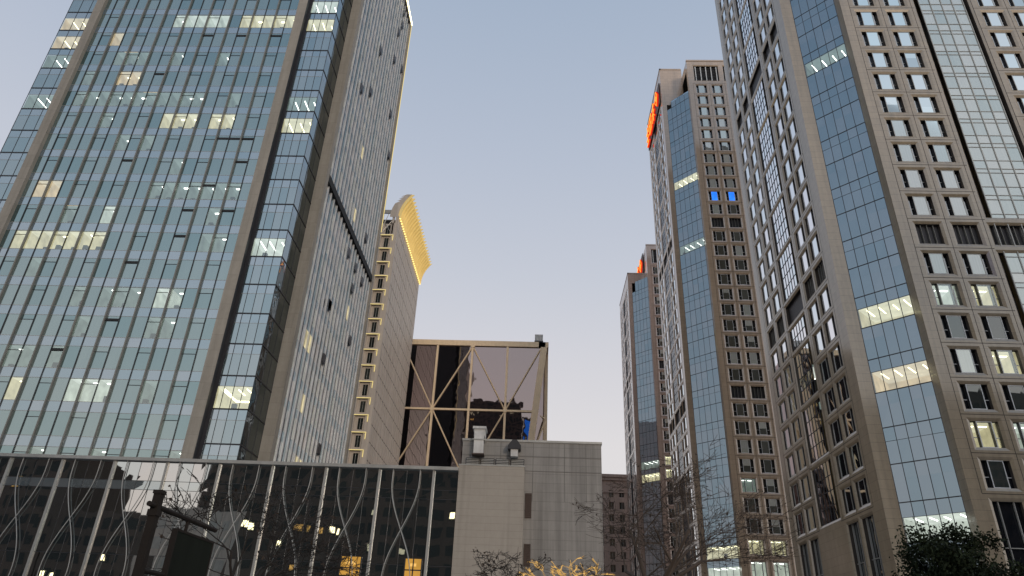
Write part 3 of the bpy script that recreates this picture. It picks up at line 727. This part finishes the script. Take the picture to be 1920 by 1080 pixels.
for k in range(30):
    bl = MB(); y = Y2+.4+(YE-Y2-.8)*k/29; bl.box(XYZ, X2+.1, X2+.42, y-.11, y+.11, ZT-.72, ZT-.47, 'bulb_gold'); bl.build('bulb', cr)
op = MB()
for x, h in ((-38.0, 9.0), (-35.3, 5)): op.box(XYZ, x-.25, x+.25, Y2+.1, Y2+.6, ZT-5.0, ZT+h-2.2, 'cream_cladding')
op.box(XYZ, -37.74, -35.56, Y2+.1, Y2+.5, ZT+.8, ZT+1.7, 'grey_metal')
for a, c_ in (((-37.7, ZT-4.5), (-35.6, ZT-1.2)), ((-37.7, ZT-1.2), (-35.6, ZT-4.5)), ((-37.7, ZT-1.0), (-35.6, ZT-1.0)), ((-37.7, ZT-3.0), (-36.6, ZT+.8))):
    op.tube([Vector((a[0], Y2+.4, a[1])), Vector((c_[0], Y2+.4, c_[1]))], .09, 'grey_metal', 5)
op.build('roof_frame', T)

# ------------------------------------------------------------------ the dark glass block with golden bracing
T = thing('braced_building', 'dark glass block with golden diagonal bracing and a slanted corner leg', 'building')
YQ, ZQ, DV = 175.0, 77.9, 9.5
xv = [0.9-DV*k for k in range(0, 8)]
FQ = Fr((0, YQ, 0), (1, 0, 0), (0, -1, 0))
lean = (76.7-0)/(25.8/2.9)    # the corner leg slants inwards going down
g_ = MB()
def legx(z): return .6 - (76.7-z)*2.9/25.8
zs = [0]+[ZQ-1.6-17.9*k for k in (4, 3, 2, 1, 0)]
zs = sorted(set(max(0, z) for z in zs))
for z0, z1 in zip(zs, zs[1:]):
    for k in range(1, 7): g_.face([FQ(xv[k+1], 0, z0), FQ(xv[k], 0, z0), FQ(xv[k], 0, z1), FQ(xv[k+1], 0, z1)], 'glass_cube')
    g_.face([FQ(xv[1], 0, z0), FQ(legx(z0), 0, z0), FQ(legx(z1), 0, z1), FQ(xv[1], 0, z1)], 'glass_cube') if legx(z0) > xv[1] else None
    g_.face([(legx(z0), YQ, z0), (2.0, YQ+5, z0), (2.0, YQ+5, z1), (legx(z1), YQ, z1)], 'glass_cube')
g_.build('glazing', T)
bd = MB(); bd.box(XYZ, -66, 1.9, YQ+5.3, YQ+55, 0, ZQ-1.0, 'interior_dark'); bd.face([(2.05, YQ+5.3, 0), (2.05, YQ+55, 0), (2.05, YQ+55, ZQ), (2.05, YQ+5.3, ZQ)], 'glass_cube'); bd.build('core', T)
tp = MB(); tp.box(XYZ, -66, 1.6, YQ-.5, YQ+5, ZQ-1.5, ZQ, 'gold_metal'); tp.build('top_beam', T)
rfq = MB(); rfq.box(XYZ, -66, 2.0, YQ+5.1, YQ+55, ZQ-.9, ZQ-.1, 'roofing'); rfq.build('roof', T)
lg = MB(); z0, z1 = 0, ZQ-1.5
lg.hex([Vector((legx(z)+dx, y, z)) for z in (0, ZQ-1.5) for dx in (-.2, 1.5) for y in (YQ-.6, YQ+.3)], 'gold_metal'); lg.build('corner_leg', T)
ed = MB(); ed.box(XYZ, 1.45, 2.45, YQ+4.4, YQ+5.3, 0, ZQ-1.5, 'gold_metal')
ed.hex([Vector((x, y, z)) for (x, z) in ((-.2, ZQ-1.5), (2.45, ZQ-1.5), (-.2, ZQ), (2.45, ZQ)) for y in (YQ-.5, YQ+5.3)], 'gold_metal'); ed.build('edge_column', T)
zt_ = ZQ-1.6
for k in range(1, 7):
    m = MB(); m.box(XYZ, xv[k]-.27, xv[k]+.27, YQ-.45, YQ-.02, 0, zt_, 'gold_metal'); m.build('post', T)
for j in range(1, 4):
    m = MB(); z = zt_-17.9*j+.0; m.box(XYZ, -66, legx(z), YQ-.40, YQ-.03, z-.25, z+.25, 'gold_metal'); m.build('transom', T)
def diag(xa, za, xb, zb_):
    m = MB(); m.tube([Vector((xa, YQ-.3, za)), Vector((xb, YQ-.3, zb_))], .20, 'gold_metal', 6); m.build('brace', T)
zA, zB, zC = zt_, zt_-17.9, zt_-35.8
for k, z in ((3, zB), (1, zB), (2, zA), (5, zB)):
    m = MB(); m.tube([Vector((xv[k], YQ-.62, z)), Vector((xv[k], YQ-.02, z))], .6, 'gold_metal', 10); m.build('node_plate', T)
diag(xv[3], zB, xv[2], zA); diag(xv[3], zB, xv[4], zA); diag(xv[3], zB, xv[4], zC); diag(xv[3], zB, xv[2], zC)
diag(xv[1], zB, xv[2], zA); diag(xv[1], zB, .5, zA); diag(xv[1], zB, xv[2], zC)
diag(xv[5], zB, xv[4], zA); diag(xv[5], zB, xv[4], zC)
m = MB(); m.tube([Vector((-1.4, YQ+1.2, 58.9)), Vector((1.6, YQ+4.3, 58.0))], .28, 'gold_metal', 6); m.build('brace', T)
m = MB(); m.tube([Vector((1.7, YQ+4.3, 57.0)), Vector((-1.6, YQ+2.0, 46.5))], .28, 'gold_metal', 6); m.build('brace', T)
u = MB(); u.box(XYZ, -1.3, .9, YQ+1, YQ+3, ZQ+.9, ZQ+2.9, 'white_duct'); u.box(XYZ, -1.4, 1.0, YQ+.9, YQ+3.1, ZQ+.4, ZQ+1.0, 'dark_metal')
for x in (-1.1, .5): u.box(XYZ, x, x+.2, YQ+1.4, YQ+1.6, ZQ, ZQ+.5, 'dark_metal')
tag(u.build('rooftop_unit'), 'small boxy plant unit on the roof corner of the braced block', 'rooftop unit')

# ------------------------------------------------------------------ low stone-tiled block with roof ducts
T = thing('tiled_block', 'windowless grey tiled block with a lower front part, beside the glass podium', 'building')
b = MB(); b.box(XYZ, -5.3, 4.5, 49.0, 60, 0, 15.25, 'block_tile'); b.box(XYZ, -5.36, 4.56, 48.94, 60.06, 15.25, 15.4, 'grey_metal')
for z in (14.2, 13.2): b.box(XYZ, -5.3, 4.5, 48.985, 49.02, z, z+.04, 'tile_joint')
for x in (-2.6, -.3, 1.9, 3.4): b.box(XYZ, x, x+.03, 48.985, 49.02, 11.2, 15.2, 'tile_joint')
b.build('main_wall', T)
b = MB(); b.box(XYZ, -5.35, -.85, 48.0, 48.98, 0, 13.25, 'pale_tile'); b.box(XYZ, -5.38, -.82, 47.97, 48.98, 13.25, 13.33, 'grey_metal'); b.build('front_wall', T)
for k in range(4):
    x = -5.0+k*1.05; v = MB(); v.box(XYZ, x, x+.95, 48.90, 48.98, 13.4, 14.0, 'louver_metal')
    for j in range(5): v.box(XYZ, x+.04, x+.91, 48.86, 48.9, 13.45+j*.11, 13.50+j*.11, 'grey_metal')
    v.build('vent_panel', T)
for z0, z1 in ((10.05, 11.7), (7.0, 8.4)):
    v = MB(); v.box(XYZ, -.76, -.32, 48.95, 49.02, z0, z1, 'brown_louver')
    for j in range(12): v.box(XYZ, -.74, -.34, 48.90, 48.95, z0+.05+j*(z1-z0)/12.3, z0+.09+j*(z1-z0)/12.3, 'brown_louver')
    v.build('louver_window', T)
d = MB(); d.box(XYZ, -4.5, -3.72, 48.4, 49.5, 15.42, 16.05, 'white_duct'); d.box(XYZ, -4.45, -3.78, 48.2, 48.88, 14.1, 15.7, 'white_duct')
d.box(XYZ, -4.55, -3.68, 48.15, 48.9, 15.1, 15.18, 'grey_metal'); d.box(XYZ, -4.6, -3.65, 48.3, 49.55, 15.95, 16.12, 'white_duct'); d.box(XYZ, -4.56, -3.7, 48.14, 48.9, 14.08, 14.16, 'brown_louver')
tag(d.build('roof_duct'), 'white boxy air duct bending over the top edge of the tiled block', 'duct')
d = MB(); d.box(XYZ, -1.85, -1.35, 48.3, 48.9, 14.05, 14.8, 'white_duct')
d.hex([Vector((x, y, z)) for (x, z) in ((-2.05, 14.8), (-1.15, 14.8), (-1.75, 15.2), (-1.45, 15.2)) for y in (48.2, 48.93)], 'dark_metal')
d.box(XYZ, -2.05, -1.15, 48.2, 48.93, 14.55, 14.8, 'dark_metal')
tag(d.build('vent_cowl'), 'small white vent with dark hood on the tiled block wall', 'vent')
d = MB(); d.box(XYZ, -3.2, -1.9, 51, 52.5, 15.42, 15.85, 'grey_metal'); d.box(XYZ, -3.0, -2.2, 51.2, 52.2, 15.85, 16.0, 'white_duct')
tag(d.build('plant_box'), 'flat grey plant box on the tiled block roof right of the duct', 'rooftop unit')

# ------------------------------------------------------------------ glass podium with wavy ribs
T = thing('glass_podium', 'low dark glass podium hall with wavy crossing ribs along the bottom left', 'building')
YP, ZP, BW = 48.0, 12.82, 3.727
FP = Fr((0, YP, 0), (1, 0, 0), (0, -1, 0)); xm = [-7.02-BW*k for k in range(0, 13)]
gp = MB(); pm = MB()
for k in range(-1, 12):
    xa, xb = (xm[k+1], xm[k]) if k >= 0 else (xm[0], -5.38)
    npn = 4 if k >= 0 else 1; dw = (xb-xa)/npn
    for i in range(npn):
        for z0, z1, mt in ((0, 3, 'glass_podium'), (3, 6.7, 'glass_podium'), (6.7, 10.9, 'glass_podium'), (10.9, 11.5, 'glass_podium_band'), (11.5, ZP, 'glass_podium')):
            if k in (2, 3, 4, 8, 9, -1, 0, 1) and mt.endswith('band'): mt = 'glass_podium'
            gp.quad(FP, xa+i*dw, xa+(i+1)*dw, z0, z1, 0, mt, jit=.005)
        pm.box(FP, xa+i*dw-.015, xa+i*dw+.015, .012, -.02, 0, ZP, 'dark_metal')
    for z in (3, 6.7, 10.9, 11.5): pm.box(FP, xa, xb, .010, -.02, z-.015, z+.015, 'dark_metal')
go = gp.build('glazing', T); pm.build('glazing_bars', go)
bk = MB(); bk.box(XYZ, -55, -5.45, YP+.12, YP+21, 0, ZP-.15, 'interior_dark'); bk.build('hall', T)
rp = MB(); rp.box(XYZ, -55, -5.36, YP-.30, YP+22, ZP, ZP+.22, 'grey_metal'); rp.build('roof', T)
for k in range(0, 12):
    m = MB(); m.box(FP, xm[k]-.085, xm[k]+.085, .12, .0, 0, ZP-.003, 'grey_metal'); m.build('mullion', T)
for k in range(0, 12):
    xc = (xm[k]+xm[k+1])/2
    for s in (-1, 1):
        pts = []
        for i in range(41):
            z = 12.8-i*.32; ph = math.pi/2*(z-12.05)/3.22; a = .93*math.cos(ph) if z < 12.05 else .93
            pts.append(Vector((xc+s*a, YP-.16 - (.03 if s > 0 else 0), z)))
        m = MB(); m.tube(pts, .031, 'grey_metal', 6); m.build('wavy_rib', T)
# warm lit doors seen through the dark glass
def lit_door(x, label, z0=4.6, w=1.5, h=2.1):
    d = MB(); F = Fr((x, YP-.0, 0), (1, 0, 0), (0, -1, 0))
    d.quad(F, 0, w, z0, z0+h, .018, 'door_light'); d.box(F, .35, w-.35, .02, .03, z0+h-.46, z0+h-.28, 'string_light')
    for a in (0, w*.5, w): d.box(F, a-.04, a+.04, .02, .035, z0, z0+h, 'dark_metal')
    d.box(F, 0, w, .02, .035, z0+h*.62, z0+h*.66, 'dark_metal'); return d
for x, w in ((-12.6, 1.35), (-8.4, 1.1)):
    lit_door(x, '', 5.2, w, 1.9).build('lit_window', T)

# ------------------------------------------------------------------ far pinkish building
T = thing('stone_building', 'low reddish stone building with cornice, far away beside the farthest tower', 'building')
b = MB(); F = Fr((12, 246, 0), (1, 0, 0), (0, -1, 0)); ops = []
for n in range(13):
    for c in range(5): ops.append((2+c*3.6, 3.6+c*3.6, 4+n*4, 6.2+n*4))
wall_grid(b, F, 0, 20, 0, 59, ops, 'red_stone', bevel=.1, rd=.4); b.box(XYZ, 12, 32, 246.5, 262, 0, 58.8, 'red_stone')
b.build('wall', T)
b = MB(); b.box(F, -.8, 20.8, .9, -16, 58.6, 59.6, 'red_stone'); b.box(F, -.4, 20.4, .5, -.1, 57.6, 58.6, 'red_stone'); b.box(F, -.3, 20.3, .3, 0, 53.4, 53.9, 'red_stone'); b.build('roof_cornice', T)
for (a0, a1, z0, z1) in ops:
    if z0 > 26:
        w_ = MB(); w_.quad(F, a0, a1, z0, z1, -.35, 'glass_dark'); w_.box(F, (a0+a1)/2-.05, (a0+a1)/2+.05, -.25, -.33, z0, z1, 'grey_metal'); w_.build('window', T)

# ------------------------------------------------------------------ buildings across the street, behind the viewer (seen in the glass)
def slab(label, x0, x1, y0, y1, h, m, gm, px=3.6, fh=3.7, lit=0):
    T = thing('background_building', label, 'building'); b = MB(); b.box(XYZ, x0, x1, y0, y1, 0, h, m); b.build('wall', T)
    w = MB(); F = Fr((x0, y1, 0), (1, 0, 0), (0, 1, 0))
    z = 5
    while z < h-3:
        a = 1.2
        while a < x1-x0-2: w.quad(F, a, a+px-1.2, z, z+fh-1.5, .05, gm); a += px
        z += fh
    w.build('windows', T, kind='stuff')
    for _ in range(lit):
        w = MB(); a = 1.2+px*random.randrange(int((x1-x0-3)/px)); z = 5+fh*random.randrange(int((h-9)/fh)); w.quad(F, a+.3, a+1.3, z+.4, z+1.6, .09, random.choice(('string_light', 'ceil_warm', 'lamp_warm'))); w.build('lit_window', T)
slab('dark brick office block across the street, mirrored in the podium glass', -63, 16, -78, -58, 39, 'brown_louver', 'interior_dark', lit=22)
slab('pale stone apartment block across the street left of the dark block', -83, -63.4, -75, -59, 28, 'cream_cladding', 'grey_metal')
slab('lower dark block across the street between the pale block and its taller neighbour', -104, -83.4, -80, -60, 27, 'brown_louver', 'interior_dark', lit=6)
slab('dark office block across the street at the far left end of its row', -150, -104.4, -85, -60, 41, 'brown_louver', 'interior_dark', lit=6)
slab('dark slab tower across the street on the right, mirrored in low windows', 95, 190, -85, -60, 74, 'brown_louver', 'interior_dark', lit=10)
slab('tall dark tower far behind the street, mirrored in the braced building', -116, -54, -190, -150, 205, 'brown_louver', 'interior_dark', lit=10)
slab('broad dark tower far behind the street beside the taller one', -53, -12, -185, -150, 172, 'brown_louver', 'interior_dark', lit=14)
slab('dark tower far behind the street, lowest of the three tall ones', -11, 24, -195, -150, 160, 'brown_louver', 'interior_dark', lit=8)

T = thing('lit_sign', 'blue lit vertical sign panel on a far dark tower, mirrored in the braced building', 'sign')
w = MB(); w.box(XYZ, -9, -2, -149.9, -149.6, 141, 158, 'blue_screen'); w.build('panel', T)
T = thing('lantern_crown', 'yellow lit lantern box high on a far dark tower, mirrored in the braced building', 'lantern')
w = MB(); w.box(XYZ, -90, -81, -149.9, -149.0, 174, 183, 'led_yellow'); w.box(XYZ, -88, -83, -149.9, -149.2, 160, 170, 'string_light'); w.build('lit_panel', T)
for k in range(26):
    w = MB(); x = -86 + random.gauss(0, 5); z = 150 - k*3.2; w.box(XYZ, x-.7, x+.7, -149.9, -149.4, z, z+.9+R_(), random.choice(('lamp_warm', 'string_light', 'lamp_white'))); w.build('lamp', T)
# ------------------------------------------------------------------ trees
def bare_tree(name, label, base, height, spread, seed, trunk_r=.14, fork=.4, levels=5, mat='bark', leaf=40, group=None, lights=False, lean=(0, 0)):
    rnd = random.Random(seed); T = thing(name, label, 'tree', base, group)
    tr, br, lf, st = MB(), MB(), MB(), MB()
    def grow(p, d, ln, r, lv, target):
        n = 4; pts = [p]; rad = [r]
        for i in range(n):
            d = (d + Vector((rnd.gauss(0, .13), rnd.gauss(0, .13), rnd.gauss(.03, .09)))).normalized()
            p = p + d*ln/n; pts.append(p); rad.append(r*(1-.45*(i+1)/n))
        target.tube(pts, rad, mat, 6 if lv < 2 else 4)
        if lights and lv >= 1 and lv <= 4:
            hel = []
            for i in range(31):
                t = i/30*n; k = min(int(t), n-1); q = pts[k].lerp(pts[k+1], t-k); rr = rad[k]*1.0+.02
                hel.append(q+Vector((math.cos(i*1.9)*rr, math.sin(i*1.9)*rr, 0)))
            st.tube(hel, .006, 'string_light', 4)
        if lv >= levels:
            if rnd.random() < leaf/100:
                q = pts[-1]
                for _ in range(rnd.randint(1, 3)):
                    a = Vector((rnd.gauss(0, 1), rnd.gauss(0, 1), rnd.gauss(0, 1)))*.036; c = Vector((rnd.gauss(0, 1), rnd.gauss(0, 1), rnd.gauss(-.6, 1)))*.036
                    lf.face([q, q+a, q+a+c, q+c], 'dry_leaf'); q = q+a*1.5
            return
        k = rnd.choice((3, 3, 3) if height > 9 else (2, 3, 3)) if lv else 6
        for j in range(k):
            i = rnd.randint(2, n) if lv else n
            ax = Vector((rnd.gauss(0, 1), rnd.gauss(0, 1), rnd.gauss(0, .5))); ax = (ax - d*ax.dot(d)).normalized()
            ang = rnd.uniform(.35, .95) if lv else rnd.uniform(.3, .8)
            if lv == 0: az = 2*math.pi*(j+rnd.random()*.5)/k; ax = Vector((math.cos(az), math.sin(az), 0))
            nd = (d*math.cos(ang) + ax*math.sin(ang)); nd.x *= spread; nd.y *= spread; nd = nd.normalized()
            grow(pts[i], nd, ln*rnd.uniform(.62, .85) if lv else (height*(1-fork))*rnd.uniform(.34, .46), max(.009, rad[i]*rnd.uniform(.55, .78)), lv+1, br)
    grow(Vector((0, 0, 0)), Vector((lean[0], lean[1], 1)).normalized(), height*fork, trunk_r, 0, tr)
    tr.build('trunk', T, True); br.build('branches', T, True)
    if lf.v: lf.build('dry_leaves', T, kind='stuff')
    if lights: st.build('light_string', T)
    return T
bare_tree('bare_tree', 'large bare street tree spreading twigs in front of the tiled block', (3.5, 28, 0), 10.6, 1.4, 3, .28, .40, 6, leaf=25)
bare_tree('bare_tree', 'small dark bare tree with few dry leaves below the tiled block', (.3, 22, 0), 5.3, 1.5, 12, .07, .62, 5, 'dark_bark', leaf=22)
bare_tree('string_lit_tree', 'small leafless tree wrapped in golden string lights', (1.2, 32, 0), 6.3, 1.7, 21, .11, .64, 5, leaf=0, lights=True)
bare_tree('bare_tree', 'thin bare tree tangled around the hanging board at lower left', (-7.7, 18, 0), 5.7, 1.35, 31, .12, .45, 6, 'dark_bark', leaf=10)
def evergreen(label, base, h, rx, rz, seed):
    rnd = random.Random(seed); T = thing('evergreen_tree', label, 'tree', base)
    t = MB(); t.tube([Vector((0, 0, 0)), Vector((.05, 0, h*.4)), Vector((.1, .05, h*.75))], [.16, .12, .05], 'dark_bark', 8)
    for k in range(9):
        a = k*2.4; z = h*(.45+.04*k); t.tube([Vector((.06, 0, z)), Vector((math.cos(a)*rx*.4, math.sin(a)*rx*.4, z+.35)), Vector((math.cos(a)*rx*.75, math.sin(a)*rx*.75, z+.6))], [.05, .035, .012], 'dark_bark', 5)
    t.build('trunk', T, True)
    c = MB(); cz = h-rz
    cl = []
    for k in range(110):
        th = rnd.uniform(0, 6.28); ph = math.acos(rnd.uniform(-.9, 1)); rr = rnd.uniform(.45, 1.0)
        cl.append((Vector((math.cos(th)*math.sin(ph)*rx*rr, math.sin(th)*math.sin(ph)*rx*rr, cz+math.cos(ph)*rz*rr)), rnd.uniform(.28, .5)))
    for q, r in cl:
        sh = rnd.random()
        for _ in range(210):
            p = q + Vector((rnd.gauss(0, 1), rnd.gauss(0, 1), rnd.gauss(0, .8)))*r*.55
            n = Vector((rnd.gauss(0, 1), rnd.gauss(0, 1), rnd.gauss(.3, 1))).normalized(); a = n.orthogonal().normalized(); b = n.cross(a); th = rnd.uniform(0, 6.28)
            e = (a*math.cos(th)+b*math.sin(th))*rnd.uniform(.05, .085); f = n.cross(e).normalized()*e.length*.45
            c.face([p-e, p+f, p+e, p-f], 'evergreen_leaf', min(1, max(0, sh*.6+rnd.random()*.4)))
    c.build('crown', T); return T
evergreen('round dark evergreen tree at bottom right in front of the granite tower', (13.3, 24, 0), 6.15, 1.85, 2.3, 5)

# ------------------------------------------------------------------ post with hanging board
T = thing('sign_post', 'dark street post with an arm carrying a hanging dark board', 'sign post', (-6.42, 12, 0))
p = MB(); p.box(XYZ, -.065, .065, -.065, .065, 0, 3.86, 'pole_black'); p.box(XYZ, -.085, .085, -.085, .085, 3.5, 3.6, 'pole_black'); p.box(XYZ, -.08, .08, -.08, .08, 3.86, 3.92, 'pole_black'); p.box(XYZ, -.18, .18, -.18, .18, 0, .25, 'pole_black'); p.build('post', T)
p = MB(); p.tube([Vector((0, -.25, 3.66)), Vector((0, 2.5, 3.66))], .045, 'pole_black', 8); p.build('arm', T)
p = MB(); p.tube([Vector((0, .0, 2.66)), Vector((0, .95, 2.66))], .04, 'pole_black', 8); p.build('lower_arm', T)
p = MB(); p.box(XYZ, -.04, .04, .88, 2.42, 2.62, 3.40, 'board_green')
p.box(XYZ, -.05, .05, .84, .88, 2.58, 3.44, 'pole_black'); p.box(XYZ, -.05, .05, 2.42, 2.46, 2.58, 3.44, 'pole_black'); p.box(XYZ, -.05, .05, .88, 2.42, 3.40, 3.44, 'pole_black')
p.box(XYZ, -.05, .05, .88, 2.42, 2.58, 2.62, 'pole_black'); bo = p.build('board', T)
p = MB()
for y in (1.25,): p.box(XYZ, -.02, .02, y-.03, y+.03, 3.44, 3.64, 'pole_black')
p.build('hanger', T)
